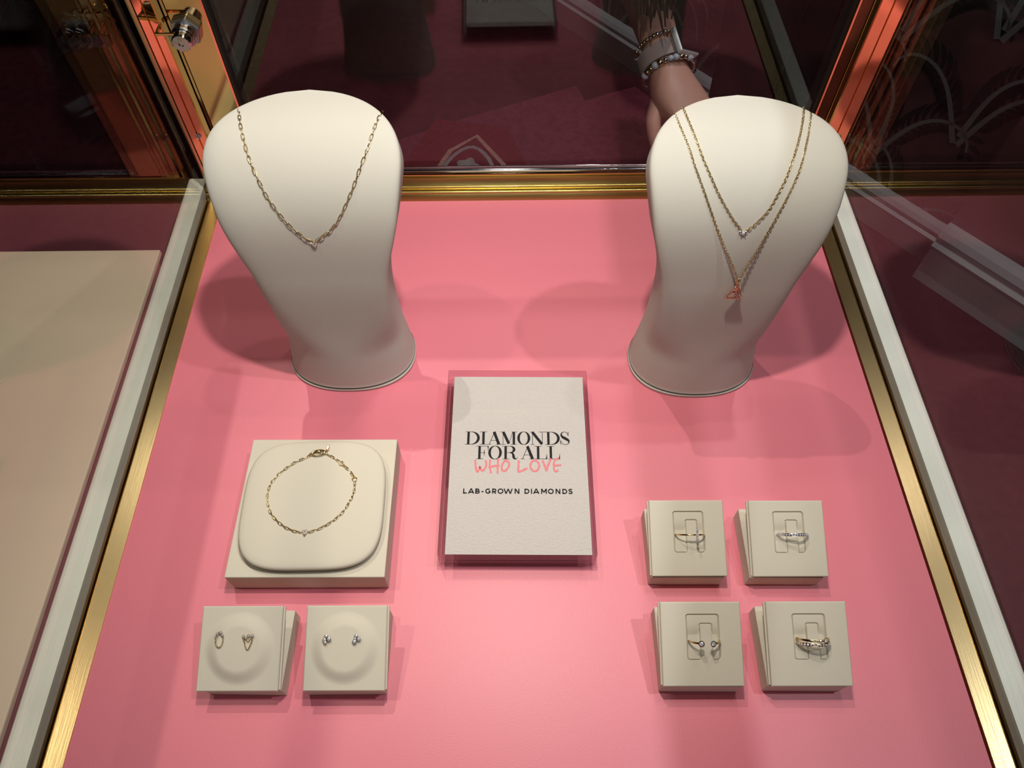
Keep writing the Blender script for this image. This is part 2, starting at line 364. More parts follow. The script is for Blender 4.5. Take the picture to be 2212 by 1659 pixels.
# ------------------------------------------------------------------ necklace busts
BY = [0, .0012, -.0001, .0035, .0224, .0596]; BZ = [0, .0519, .1050, .1471, .1726, .1851]
BA = [.0461, .0399, .0417, .0524, .0567, .0528]; BB = [.0338, .0282, .0229, .0175, .0121, .0064]
def bust_rows(nt=110, na=128):
    t = np.linspace(0, 1, nt); Y = cat_interp(BY, t); Z = cat_interp(BZ, t); A = cat_interp(BA, t); B = cat_interp(BB, t)
    ty = np.gradient(Y, t); tz = np.gradient(Z, t); l = np.hypot(ty, tz); ty /= l; tz /= l
    ny, nz = tz.copy(), -ty.copy(); k = np.clip(t/.15, 0, 1); ny = ny*k+1-k; nz = nz*k; l = np.hypot(ny, nz); ny /= l; nz /= l
    q = np.clip((t-.72)/.28, 0, 1); A = A*np.sqrt(np.clip(1-q**2.2, 0, 1))+1e-5; B = B*np.clip(1-q**4, .05, 1)
    an = np.linspace(0, 2*pi, na, endpoint=False); q2 = np.clip((t-.12)/.38, 0, 1); q2 = q2*q2*(3-2*q2)
    e = np.where(np.sin(an)[None] < 0, 2/(2.2+9.0*q2)[:, None], 2/2.3)
    cx = np.sign(np.cos(an))*abs(np.cos(an))**e; sx = np.sign(np.sin(an))*abs(np.sin(an))**e
    P = np.stack([A[:, None]*cx, Y[:, None]+B[:, None]*sx*ny[:, None], np.maximum(Z[:, None]+B[:, None]*sx*nz[:, None], 0)+0*A[:, None]], -1)
    return P
P = bust_rows(); P[:, :, 2] = np.where(P[:, :, 2] < .0042, .0042, P[:, :, 2])
bl = thing('necklace_bust', 'cream necklace bust on the left wearing a single gold link chain', 'necklace bust', (-.1142, .3290, 0), 0, 'necklace busts')
bm_ = MB(); bm_.grid([[tuple(p) for p in r] for r in P], False, True, True, True)
bm_.build('bust_body', M['bust'], bl, smooth=True, angle=50)
fp = MB(); e = 2/2.3
ell = lambda s: [(s*.0461*math.copysign(abs(math.cos(a))**e, math.cos(a)), s*.0338*math.copysign(abs(math.sin(a))**e, math.sin(a))) for a in [2*pi*i/72 for i in range(72)]]
fp.grid([[(x, y, z) for x, y in ell(s)] for s, z in ((1.0, 0), (1.008, .0008), (1.008, .0022), (.985, .0027), (.93, .0027), (.93, .0046))], False, True, True, True)
fp.build('foot_plate', M['bust'], bl, smooth=True, angle=30)
dup(bl, 'cream necklace bust on the right draped with two fine gold chains', (.1378, .3204, 0))

# ------------------------------------------------------------------ chains
def resample(P, N, off):
    P = np.array(P, float); pts = P[:, :3]+P[:, 3:6]*np.array(off)[:, None] if hasattr(off, '__len__') else P[:, :3]+P[:, 3:6]*off
    K = len(P); ts = np.linspace(0, 1, K*14)
    Q = cat_interp(pts, ts); Nn = cat_interp(P[:, 3:6], ts)
    d = np.concatenate([[0], np.cumsum(np.linalg.norm(np.diff(Q, axis=0), axis=1))]); L = d[-1]
    s = np.linspace(0, L, N)
    return np.stack([np.interp(s, d, Q[:, i]) for i in range(3)], -1), np.stack([np.interp(s, d, Nn[:, i]) for i in range(3)], -1), L
def path_len(P):
    P = np.array(P)[:, :3]; return np.linalg.norm(np.diff(P, axis=0), axis=1).sum()
def chain(mb, P, link, width, wire, off=.0006, pitch=.80, twist=(35, -55)):
    n = max(3, int(round(path_len(P)/(link*pitch))))
    C_, N_, L = resample(P, n+1, off)
    for i in range(n):
        a, b = Vector(C_[i]), Vector(C_[i+1]); t = (b-a).normalized(); nn = Vector((N_[i]+N_[i+1])/2); nn = (nn-t*nn.dot(t)).normalized()
        c = (a+b)/2; sd = t.cross(nn); ang = math.radians(twist[i % 2]+random.uniform(-8, 8))
        u = sd*math.cos(ang)+nn*math.sin(ang); h = link/2-width/2
        loop = []
        for k in range(5): loop.append(c+t*(h+width/2*math.sin(pi*k/4))+u*(width/2*math.cos(pi*k/4)))
        for k in range(5): loop.append(c-t*(h+width/2*math.sin(pi*k/4))-u*(width/2*math.cos(pi*k/4)))
        mb.tube(loop, wire, 5, True)
N1a = [[-0.1517,0.3692,0.1858,-0.1,0.3,0.95],[-0.15,0.3619,0.1867,-0.03,-0.06,1],[-0.1482,0.3543,0.1858,-0.02,-0.2,0.98],[-0.1457,0.3458,0.183,-0.01,-0.42,0.91],[-0.1434,0.3387,0.1793,-0,-0.53,0.85],[-0.1408,0.333,0.1752,-0,-0.63,0.78],[-0.1378,0.3275,0.1701,-0,-0.74,0.67],[-0.1344,0.3223,0.1636,-0,-0.81,0.58],[-0.1304,0.3185,0.1576,-0,-0.87,0.49],[-0.1253,0.3149,0.1503,-0,-0.92,0.39],[-0.12,0.3128,0.1443,-0,-0.95,0.3],[-0.1153,0.3115,0.1398,-0,-0.97,0.24],[-0.1128,0.3112,0.1386,0,-0.97,0.24]]
N1b = [[-0.1106,0.3113,0.1388,0,-0.97,0.24],[-0.109,0.3116,0.1402,0,-0.97,0.26],[-0.1016,0.3131,0.1452,0,-0.95,0.3],[-0.0955,0.3154,0.1514,0,-0.92,0.39],[-0.0902,0.3194,0.1591,0,-0.86,0.51],[-0.0851,0.3249,0.1671,0,-0.78,0.63],[-0.081,0.3316,0.1739,0.01,-0.65,0.76],[-0.0773,0.3388,0.1793,0.02,-0.53,0.85],[-0.0745,0.3467,0.1833,0.04,-0.38,0.93],[-0.0721,0.3555,0.1857,0.09,-0.18,0.98],[-0.0704,0.3628,0.1858,0.24,0.06,0.97],[-0.0697,0.3685,0.1842,0.3,0.35,0.9]]
N2a = [[0.1038,0.3705,0.184,-0.2,0.4,0.9],[0.1038,0.3654,0.1862,-0.19,0.23,0.95],[0.1045,0.3566,0.1869,-0.03,0,1],[0.1067,0.345,0.1856,-0.01,-0.2,0.98],[0.1095,0.3354,0.1822,-0,-0.45,0.89],[0.1114,0.3304,0.1794,-0,-0.53,0.85],[0.1157,0.3226,0.1736,-0,-0.67,0.74],[0.1203,0.3165,0.1672,-0,-0.78,0.63],[0.1253,0.312,0.161,-0,-0.84,0.54],[0.1305,0.3084,0.1548,-0,-0.89,0.45],[0.1357,0.3061,0.1496,-0,-0.93,0.36]]
N2b = [[0.1382,0.306,0.1492,0,-0.93,0.36],[0.1399,0.3063,0.1503,0,-0.92,0.39],[0.1448,0.3083,0.1546,0,-0.89,0.45],[0.1496,0.3115,0.1602,0,-0.84,0.54],[0.1541,0.3171,0.168,0,-0.76,0.65],[0.1578,0.3228,0.1738,0,-0.65,0.76],[0.1612,0.3306,0.1795,0,-0.53,0.85],[0.1646,0.339,0.1838,0,-0.38,0.92],[0.1682,0.3497,0.1865,0.01,-0.13,0.99],[0.1723,0.3628,0.1865,0.1,0.12,0.99],[0.1738,0.369,0.1845,0.15,0.4,0.9]]
N3a = [[0.0983,0.3668,0.1835,-0.38,0.45,0.8],[0.0986,0.3617,0.1858,-0.38,0.33,0.87],[0.1,0.3488,0.1862,-0.04,-0.16,0.99],[0.1039,0.3355,0.1822,-0.01,-0.45,0.89],[0.1065,0.3275,0.1775,-0,-0.58,0.82],[0.1109,0.3192,0.1703,-0,-0.72,0.7],[0.116,0.312,0.1611,-0,-0.84,0.54],[0.1219,0.3063,0.1501,-0,-0.92,0.39],[0.1284,0.3026,0.1384,-0,-0.97,0.24],[0.1341,0.3007,0.1286,-0,-0.99,0.17],[0.1387,0.2994,0.12,0,-0.99,0.14]]
N3b = [[0.141,0.2994,0.12,0,-0.99,0.14],[0.1439,0.3007,0.1285,0,-0.99,0.17],[0.1475,0.3026,0.1382,0,-0.97,0.24],[0.1511,0.3056,0.1483,0,-0.93,0.36],[0.1545,0.3093,0.1565,0,-0.88,0.47],[0.1577,0.3133,0.1631,0,-0.83,0.56],[0.161,0.3185,0.1695,0,-0.74,0.67],[0.1641,0.3238,0.1747,0,-0.65,0.76],[0.1669,0.3312,0.1799,0,-0.53,0.85],[0.1706,0.3428,0.185,0.01,-0.29,0.96],[0.1754,0.3588,0.1866,0.09,0.06,0.99],[0.1766,0.3645,0.1842,0.2,0.35,0.9]]
def local(o, parent):           # mesh modelled in room coordinates -> child of an Empty at parent.location
    o.location = -parent.location; return o
def stone_heart(mb_metal, mb_gem, c, right, up, nrm, r, tip=True):
    right, up, nrm = Vector(right).normalized(), Vector(up).normalized(), Vector(nrm).normalized(); c = Vector(c)
    spots = [(-.95, .45, .8), (.95, .45, .8), (0, .95, .55), (-.5, -.45, .75), (.5, -.45, .75), (0, -1.35, .62)]
    for x, y, s in spots:
        p = c+right*x*r+up*y*r
        mb_metal.lathe([(r*s*.55, -r*.5), (r*s*1.02, 0), (r*s*1.02, r*.22), (r*s*.8, r*.22)], p, nrm, 10)
        mb_gem.gem(p+nrm*r*.15, r*s*.85, nrm, 8)
        for k in range(4):
            a = pi/4+k*pi/2; mb_metal.ball(p+nrm*r*.3+(right*math.cos(a)+up*math.sin(a))*r*s*.85, r*.16, 4)
    if tip: mb_metal.lathe([(r*.5, 0), (r*.05, r*.9)], c-up*r*1.5, -up, 6)
t = thing('necklace', 'gold paperclip link necklace with a tiny stone heart on the left bust', 'necklace', (-.1117, .3103, .1376), 0, 'gold necklaces on the busts')
m = MB(); chain(m, N1a, 0.0042, .00148, .00025, .0007, .82, (20, -65)); chain(m, N1b, 0.0042, .00148, .00025, .0007, .82, (-20, 65))
local(m.build('chain', M['gold'], t, smooth=True), t)
m = MB(); g = MB(); stone_heart(m, g, (-.1117, .3100, .1374), (1, 0, 0), (0, .24, .97), (0, -.97, .24), .00105)
pd = local(m.build('pendant', M['gold'], t, smooth=True, angle=30), t)
g.build('stone', M['gem'], pd)
t = thing('necklace', 'shorter fine gold chain with one square stone on the right bust', 'necklace', (.1369, .3050, .1486), 0, 'gold necklaces on the busts')
m = MB(); chain(m, N2a, .00215, .00125, .00023, .0005, .74, (30, -60)); chain(m, N2b, .00215, .00125, .00023, .0005, .74, (-30, 60))
local(m.build('chain', M['gold'], t, smooth=True), t)
m = MB(); g = MB(); c = Vector((.1369, .3049, .1483)); up = Vector((0, .36, .93)); nr = Vector((0, -.93, .36))
for s in (-1, 1):
    m.tube([c+Vector((s*.0017, 0, 0))+up*.0004+Vector((.0007*math.cos(a), 0, 0))+up*.0007*math.sin(a) for a in [2*pi*i/10 for i in range(10)]], .00022, 5, True)
    for q in (-1, 1): m.tube([c+Vector((s*.0010, 0, 0))+up*q*.0008-nr*.0010, c+Vector((s*.0011, 0, 0))+up*q*.0009+nr*.0011], .00025, 6)
m.tube([c+Vector((.0010*math.cos(a), 0, 0))+up*.0010*math.sin(a)-nr*.0004 for a in [pi/4+pi/2*i for i in range(4)]], .00025, 5, True)
pd = local(m.build('pendant', M['silver'], t, smooth=True, angle=40), t)
g.lathe([(.0004, -.0010), (.0012, .0003), (.0011, .0007), (.0006, .0010)], c, nr, 4); g.build('stone', M['gem'], pd)
t = thing('necklace', 'longer fine gold chain with a pink stone triangle pendant on the right bust', 'necklace', (.1402, .2958, .109), 0, 'gold necklaces on the busts')
offa = [.0005]*6+[.0006, .0009, .0015, .0024, .0036]; offb = [.0036, .0024, .0015, .0009, .0006]+[.0005]*7
m = MB(); chain(m, N3a, .0019, .00115, .00021, offa, .74, (30, -60)); chain(m, N3b, .0019, .00115, .00021, offb, .74, (-30, 60))
local(m.build('chain', M['gold'], t, smooth=True), t)
m = MB()
for dx, a0 in ((-.0004, 0), (.0007, 0)):
    m.tube([(.1398+dx, .2951+.0010*math.cos(a), .1180+.0022*math.sin(a)) for a in [2*pi*i/16 for i in range(16)]], .00045, 6, True)
bail = local(m.build('bail', M['gold'], t, smooth=True), t)
m = MB(); g = MB()
A, B, D = Vector((.1403, .2946, .1150)), Vector((.1350, .2934, .1044)), Vector((.1447, .2934, .1044))
tri = [(A, B), (B, D), (D, A)]
for p, q in tri: m.tube([p, (p+q)/2, q], .00055, 6)
Mi = (B+D)/2+Vector((.0006, 0, .0008)); m.tube([A, (A+Mi)/2, Mi], .0005, 6); m.tube([(A+B)/2, (A+D)/2+Vector((0, 0, -.001))], .0005, 6)
rr = random.Random(3)
for p, q in tri+[(A, Mi)]:
    for k in range(6):
        c = p.lerp(q, (k+.5)/6)+Vector((0, -.0006, .0003)); g.gem(c, .00062, (rr.uniform(-.4, .4), -.9, rr.uniform(.1, .6)), 7)
        m.ball(c+Vector((.0006, -.0001, .0004)), .0003, 5); m.ball(c+Vector((-.0006, -.0001, -.0003)), .0003, 5)
pd = local(m.build('pendant', M['rose'], t, smooth=True, angle=40), t)
M['pinkgem'] = mat('peach_stone', (.95, .55, .42), .04, .9)
g.build('stone', M['pinkgem'], pd)

# ------------------------------------------------------------------ bracelet tray
tr = thing('bracelet_stand', 'large square cream stand with a rounded tilted pad under the bracelet', 'jewellery stand', (-.1711, .1505, 0), -.0115)
MB().box(0, .0965, 0, .0945, 0, .0202).build('base_block', M['cream'], tr, bevel=.0006)
SL = [(0, 1.0, -.0100), (0, 1.0, 0)]
pm = MB(); rows = []
def sup(s, n=3.7, k=96):
    e = 2/n
    return [(s*.0443*math.copysign(abs(math.cos(a))**e, math.cos(a)), s*.0428*math.copysign(abs(math.sin(a))**e, math.sin(a))) for a in [2*pi*i/k for i in range(k)]]
for s, z in ((.93, -.0062), (.985, -.0045), (1.0, -.0025), (1.0, -.0012), (.985, -.0002), (.96, .0004), (.90, .0009), (.75, .0015), (.5, .0018), (.25, .0019), (.02, .0019)):
    rows.append([(x, y, z) for x, y in sup(s)])
pm.grid(rows, False, True, True, True)
pad = pm.build('pad', M['cream'], tr, smooth=True)
pad.location = (.0493-.0005, .0455, .0281); pad.rotation_euler = (.0324, 0, .0174)
# bracelet, modelled in pad plane coordinates
BR = [[-.0043,.031],[-.0097,.0281],[-.0142,.0259],[-.0179,.0229],[-.0221,.0193],[-.0252,.0153],[-.0276,.0113],[-.0285,.0063],[-.0284,.0013],[-.0271,-.003],[-.025,-.0079],[-.0222,-.0114],[-.0184,-.0149],[-.014,-.018],[-.0092,-.0201],[-.0045,-.0215]]
BR2 = [[.0006,-.0212],[.0062,-.0193],[.0111,-.0166],[.0153,-.0133],[.0194,-.0092],[.0222,-.0043],[.0243,.0006],[.0255,.0055],[.0254,.0121]]
BR3 = [[.0243,.0150],[.0225,.0178]]; BR4 = [[.0202,.0204],[.0165,.0238]]; BR5 = [[.0145,.0255],[.0107,.0285],[.0060,.0312]]
bt = thing('bracelet', 'gold link bracelet with a stone heart lying on the rounded cream pad', 'bracelet', (-.1218, .196, .0281))
bt.rotation_euler = (.0324, 0, .0059)
def dome(x, y):
    s = (abs(x/.0443)**3.7+abs(y/.0428)**3.7)**(1/3.7); return float(np.interp(s, [0, .25, .5, .75, .9, .96], [.0019, .0019, .0018, .0015, .0009, .0004]))
pp = lambda L: [[x, y, dome(x, y), 0, 0, 1] for x, y in L]
m = MB()
for L in (BR, BR2, BR3, BR4, BR5): chain(m, pp(L), .0033, .00125, .00024, .0006, .82, (18, -62))
m.build('chain', M['gold'], bt, smooth=True)
m = MB()
for x, y in ((.0250, .0137), (.0213, .0192), (.0156, .0246)):
    if y != .0192: m.tube([(x+.0014*math.cos(a), y+.0014*math.sin(a), dome(x, y)+.0007) for a in [2*pi*i/18 for i in range(18)]], .00032, 6, True)
m.tube([(.0213+.0014*math.cos(a), .0192+.0014*math.sin(a), dome(.0213, .0192)+.0007) for a in [2*pi*i/18 for i in range(18)]], .00032, 6, True) if False else None
m.build('extender_ring', M['gold'], bt, smooth=True)
m = MB(); cz = dome(0, .032)+.001
m.tube([(.0002+.0040*math.cos(a), .0322+.0019*math.sin(a)+.0012*math.cos(a)*.3, cz+.0003) for a in [2*pi*i/24 for i in range(24)]], [.00048+.0003*math.cos(2*pi*i/24)**2 for i in range(24)], 6, True)
m.tube([(-.0030, .0326, cz), (-.0005, .0332, cz+.0008), (.0022, .0326, cz+.0009)], [.0005, .0008, .0005], 6)
m.tube([(-.0048+.0009*math.cos(a), .0312+.0009*math.sin(a), cz) for a in [2*pi*i/12 for i in range(12)]], .0003, 5, True)
m.tube([(.0045+.0012*math.cos(a), .0325+.0012*math.sin(a), cz) for a in [2*pi*i/12 for i in range(12)]], .0003, 5, True)
m.build('lobster_clasp', M['gold'], bt, smooth=True)
m = MB().box(-.0008, .0008, -.0018, .0018, -.0004, .0004); tg = m.build('tag', M['rose'], bt, bevel=.0003); tg.location = (.0059, .0358, cz+.0002); tg.rotation_euler = (0, 0, -.15)
m = MB(); g = MB(); stone_heart(m, g, (-.0019, -.0212, dome(0, -.021)+.0008), (1, 0, 0), (0, 1, 0), (0, 0, 1), .00115)
pd = m.build('charm', M['gold'], bt, smooth=True, angle=30); g.build('stone', M['gem'], pd)

# ------------------------------------------------------------------ ring and earring stands (flat base + tilted top)
SW = .0458
def plate_mesh(fn, n, th):
    mb = MB(); rows = []
    for i in range(n+1):
        rows.append([((j/n-.5)*SW, i/n*SW, fn(j/n, i/n)) for j in range(n+1)])
    mb.grid(rows)
    def skirt(edge):
        k = len(edge); v = list(edge)+[(p[0], p[1], -th) for p in edge]; mb.add(v, [(i, i+1, k+i+1, k+i) for i in range(k-1)])
    skirt(rows[0]); skirt(rows[-1]); skirt([r[0] for r in rows]); skirt([r[-1] for r in rows])
    mb.add([(-SW/2, 0, -th), (SW/2, 0, -th), (SW/2, SW, -th), (-SW/2, SW, -th)], [(0, 1, 2, 3)])
    return mb
def rect_sd(u, v, u0, u1, v0, v1, r):
    cx, cy, hx, hy = (u0+u1)/2, (v0+v1)/2, (u1-u0)/2-r, (v1-v0)/2-r
    dx, dy = abs(u-cx)-hx, abs(v-cy)-hy
    return math.hypot(max(dx, 0), max(dy, 0))+min(max(dx, dy), 0)-r
def edge_round(u, v):
    d = min(u, v, 1-u, 1-v); return -.0005*(1-min(d/.012, 1))**2
def ring_top(u, v):
    z = edge_round(u, v)
    if .25 < u < .80 and .26 < v < .90:
        outer = rect_sd(u, v, .318, .718, .312, .848, .03)
        tongue = rect_sd(u, v, .482, .632, .20, .738, .02)
        slit = min(abs(outer) if tongue > 0 else 9, abs(tongue) if outer < 0 else 9)
        if outer < 0 and tongue > 0:
            z -= .0003+.0016*math.exp(-((v-.56)/.10)**2)*min(1, -outer/.02)
        z += .0003*math.exp(-((abs(outer)-.02)/.012)**2) if (outer > 0 and False) else 0
        if slit < .0075: z -= .0011*(1-(slit/.0075)**2)
    return z
def dish_top(u, v):
    r = math.hypot(u-.5, v-.5); q = min(max((.44-r)/.19, 0), 1)
    return edge_round(u, v)+.0030*q*q*(3-2*q)
def prism(mb, tilt, x0, x1, y0, y1):
    # wedge between the base top (z=.0133 -> local) and the tilted plates; in stand coordinates
    z = lambda y: .0136+y*math.tan(tilt)-.0012
    v = [(x, y, zz) for x in (x0, x1) for y, zz in ((y0, .0133), (y1, .0133), (y1, max(z(y1), .0134)), (y0, max(z(y0), .0134)))]
    return mb.add(v, [(0, 1, 2, 3), (4, 7, 6, 5), (0, 4, 5, 1), (1, 5, 6, 2), (2, 6, 7, 3), (3, 7, 4, 0)])
def stand(name, label, cat, topmesh, base, slab, group):
    # base: x0,y0,yaw ; slab: xc,yf,zf,tilt
    x0, y0, yaw = base; xc, yf, zf, tilt = slab
    t = thing(name, label, cat, (x0, y0, 0), yaw, group)
    b = MB().box(0, .0450, 0, .0452, 0, .0133).build('base_block', M['cream'], t, bevel=.0005)
    inv = t.matrix_basis.inverted() if False else Matrix.Rotation(-yaw, 4, 'Z') @ Matrix.Translation((-x0, -y0, 0))
    o = bpy.data.objects.new('top_plate', topmesh); C.objects.link(o); o.parent = t
    p = inv @ Vector((xc, yf, zf)); o.location = p; o.rotation_euler = (tilt, 0, -.011-yaw)
    u = MB().box(-SW/2+.0002, SW/2-.0002, .0004, SW-.0004, -.0036, -.0019).build('under_plate', M['cream'], t, bevel=.0004)
    dxs = -.0012 if xc > 0 else .0012
    u.location = p+Vector((dxs, 0, 0)); u.rotation_euler = (tilt, 0, -.011-yaw)
    s = prism(MB(), tilt, .006, .039, .010, .041).build('wedge', M['cream'], t)
    return t, o
rt = plate_mesh(ring_top, 184, .0016).build('top_plate', M['cream'], smooth=True, angle=40); rtm = rt.data; bpy.data.objects.remove(rt)
et = plate_mesh(dish_top, 90, .0016).build('top_plate', M['cream'], smooth=True, angle=40); etm = et.data; bpy.data.objects.remove(et)
RG, EG = 'ring stands on the pink deck', 'earring stands on the pink deck'
stands = {}
stands['r1'] = stand('ring_stand', 'cream ring stand in the back row holding the ring with an upright marquise stone', 'ring stand', rtm, (.0870, .1492, -.0139), (.1103, .1488, .0158, .341), RG)
stands['r2'] = stand('ring_stand', 'cream ring stand in the back row holding the all-round stone band', 'ring stand', rtm, (.1474, .1483, -.0207), (.1717, .1476, .0160, .365), RG)
stands['r3'] = stand('ring_stand', 'cream ring stand in the front row holding the open ring', 'ring stand', rtm, (.0860, .0862, -.0168), (.1091, .0855, .0158, .378), RG)
stands['r4'] = stand('ring_stand', 'cream ring stand in the front row holding the double gold band', 'ring stand', rtm, (.1458, .0857, -.0197), (.1698, .0846, .0165, .358), RG)
stands['e1'] = stand('earring_stand', 'cream earring stand with a raised round cushion holding two looped earrings', 'earring stand', etm, (-.1737, .0884, -.0302), (-.1527, .0864, .0165, .346), EG)
stands['e2'] = stand('earring_stand', 'cream earring stand with a raised round cushion holding two cluster studs', 'earring stand', etm, (-.1161, .0872, -.0072), (-.0927, .0855, .0178, .358), EG)
SLAB = dict(r1=(.1103, .1488, .0158, .341), r2=(.1717, .1476, .0160, .365), r3=(.1091, .0855, .0158, .378), r4=(.1698, .0846, .0165, .358), e1=(-.1527, .0864, .0165, .346), e2=(-.0927, .0855, .0178, .358))
def on_slab(k, name, label, cat, u, v, h, group):
    xc, yf, zf, tilt = SLAB[k]
    R = Matrix.Rotation(-.011, 4, 'Z') @ Matrix.Rotation(tilt, 4, 'X')
    p = Vector((xc, yf, zf)) + (R @ Vector(((u-.5)*SW, v*SW, h)))
    t = thing(name, label, cat, p, 0, group); t.rotation_euler = R.to_euler(); return t
# rings: local x across, local z up from the pad, leaning slightly to the front
RD = .0088
def ringpt(a, r, y=0): return Vector((r*math.cos(a), y-.065*r*math.sin(a), r*math.sin(a)))
def band(a0, a1, r, w, th, y=0, n=64, closed=False):
    mb = MB(); rows = []
    for i in range(n if closed else n+1):
        a = a0+(a1-a0)*i/n
        rows.append([ringpt(a, r-th/2, y-w/2), ringpt(a, r+th*.3, y-w/2), ringpt(a, r+th/2, y-w*.25), ringpt(a, r+th/2, y+w*.25), ringpt(a, r+th*.3, y+w/2), ringpt(a, r-th/2, y+w/2)])
    mb.grid(rows, closed, True, not closed, not closed); return mb
RGp = 'rings on the ring stands'
t = on_slab('r1', 'ring', 'thin gold ring with a row of pointed marquise stones crossing the band', 'ring', .53, .545, -.0006, RGp)
band(0, 2*pi, RD, .0009, .0009, closed=True).build('band', M['gold'], t, smooth=True, angle=50)
m = MB(); g = MB(); a0 = math.radians(76)
for dy, L in ((-.0026, .0016), (0, .0013), (.0026, .0016)):
    c = ringpt(a0, RD+.0012, dy); nr = ringpt(a0, 1).normalized()
    pts = [(0, -L, .0002), (.0008, -L*.3, .0005), (.0008, L*.3, .0005), (0, L, .0002), (-.0008, L*.3, .0005), (-.0008, -L*.3, .0005)]
    v = [c+Vector(p) for p in pts]+[c+Vector((0, 0, .0012)), c+Vector((0, 0, -.0008))]
    g.add(v, [(i, (i+1) % 6, 6) for i in range(6)]+[((i+1) % 6, i, 7) for i in range(6)])
    for q in (-1, 1): m.ball(c+Vector((0, q*L, .0002)), .0003, 5)
    m.tube([c+Vector((0, -L, -.0006)), c+Vector((0, 0, -.0009)), c+Vector((0, L, -.0006))], .0003, 5)
st = m.build('setting', M['silver'], t, smooth=True); g.build('stone', M['gem'], st)
t = on_slab('r2', 'ring', 'white metal ring set all round with small clear stones', 'ring', .56, .555, -.0006, RGp)
band(0, 2*pi, RD, .0017, .0009, closed=True).build('band', M['silver'], t, smooth=True, angle=50)
g = MB()
for i in range(36):
    a = 2*pi*i/36; d = ringpt(a, 1); g.gem(ringpt(a, RD+.0005), .00068, d, 7)
g.build('stone', M['gem'], t)
t = on_slab('r3', 'ring', 'open gold ring with a round stone at each end of the gap', 'ring', .53, .535, -.0006, RGp)
band(math.radians(116), math.radians(116)+math.radians(313), RD, .0010, .0010).build('band', M['gold'], t, smooth=True, angle=50)
for a in (math.radians(112), math.radians(72)):
    c = ringpt(a, RD+.0004); d = ringpt(a, 1).normalized(); m = MB(); m.lathe([(.0008, -.0012), (.0016, -.0003), (.0017, .0006), (.0013, .0006)], c, d, 20)
    s = m.build('setting', M['silver'], t, smooth=True, angle=40); g = MB(); g.gem(c+d*.0004, .00135, d, 10); g.build('stone', M['gem'], s)
t = on_slab('r4', 'ring', 'double gold ring with a plain band and a stone set band', 'ring', .55, .535, -.0006, RGp)
band(0, 2*pi, RD, .0012, .0010, .0012, closed=True).build('plain_band', M['gold'], t, smooth=True, angle=50)
sb = band(0, 2*pi, RD, .0017, .0010, -.0010, closed=True).build('stone_band', M['gold'], t, smooth=True, angle=50)
g = MB()
for i in range(34):
    a = 2*pi*i/34; d = ringpt(a, 1); g.gem(ringpt(a, RD+.0006, -.0010), .00066, d, 7)
g.build('stone', M['gem'], sb)
m = MB(); g = MB()
for dx, y, r in ((-.0016, .0012, .0009), (.0014, .0014, .0014)):
    a = math.radians(74)-dx/RD; c = ringpt(a, RD+.0008, y); d = ringpt(a, 1).normalized()
    m.lathe([(r*.5, -r*.8), (r*1.05, 0), (r*1.05, r*.3), (r*.8, r*.3)], c, d, 12); g.gem(c+d*r*.2, r*.9, d, 8)
s = m.build('setting', M['gold'], t, smooth=True, angle=40); g.build('stone', M['gem'], s)
# earrings
EGp = 'earrings on the earring stands'
def stones(mb, gb, L, r, h=.0012):
    for x, y, s in L:
        mb.lathe([(r*s*.5, h-r), (r*s*1.05, h), (r*s*1.05, h+r*.25), (r*s*.8, h+r*.25)], (x, y, 0), (0, 0, 1), 10); gb.gem((x, y, h+r*.2), r*s*.88, (0, 0, 1), 8)
        for k in range(3):
            a = 2*pi*k/3+.4; mb.ball((x+r*s*math.cos(a)*.9, y+r*s*math.sin(a)*.9, h+r*.35), r*.2, 4)
        mb.tube([(x, y, -.0002), (x, y, h)], r*.3, 6)
def loop_earring(t, pts, L):
    m = MB(); g = MB()
    for i, (x, y) in enumerate(pts):
        m.ball((x, y, .0007+.0002*(i % 2)), .00042, 5)
    m.tube([(x, y, .0007) for x, y in pts], .00022, 5, True)
    lo = m.build('chain_loop', M['gold'], t, smooth=True)
    m = MB(); stones(m, g, L, .0009); s = m.build('setting', M['gold'], t, smooth=True, angle=40); g.build('stone', M['gem'], s)
t = on_slab('e1', 'earring', 'oval gold loop earring at the left of the left earring stand', 'earring', .267, .60, .0030, EGp)
loop_earring(t, [(.0021*math.cos(a), .0004+.0040*math.sin(a)) for a in [2*pi*i/20 for i in range(20)]], [(-.0012, .0036, .8), (.0006, .0043, .9), (.0016, .0030, .8), (-.0020, .0024, .6)])
t = on_slab('e1', 'earring', 'heart shaped gold loop earring at the right of the left earring stand', 'earring', .618, .58, .0030, EGp)
loop_earring(t, smooth_closed([(-.0026, .0022), (-.0017, -.0004), (-.0008, -.0030), (.0001, -.0038), (.0010, -.0029), (.0020, -.0004), (.0025, .0022), (.0012, .0017), (.0001, .0004), (-.0012, .0018)], 2), [(-.0024, .0030, .9), (.0004, .0034, .95), (.0025, .0034, .95), (-.0010, .0021, .7)])
t = on_slab('e2', 'earring', 'cluster stud of gold set stones at the left of the right earring stand', 'earring', .284, .61, .0030, EGp)
m = MB(); g = MB(); stones(m, g, [(-.0002, .0018, 1.0), (-.0010, -.0002, 1.1), (.0014, .0002, 1.2), (-.0006, -.0016, .9)], .0010, .0016)
s = m.build('setting', M['gold'], t, smooth=True, angle=40); g.build('stone', M['gem'], s)
t = on_slab('e2', 'earring', 'cluster stud of white stones at the right of the right earring stand', 'earring', .645, .61, .0030, EGp)
m = MB(); g = MB(); stones(m, g, [(.0000, .0019, 1.0), (-.0008, -.0012, 1.2), (.0016, .0002, 1.1), (-.0004, .0003, .7)], .0010, .0016)
s = m.build('setting', M['silver'], t, smooth=True, angle=40); g.build('stone', M['gem'], s)

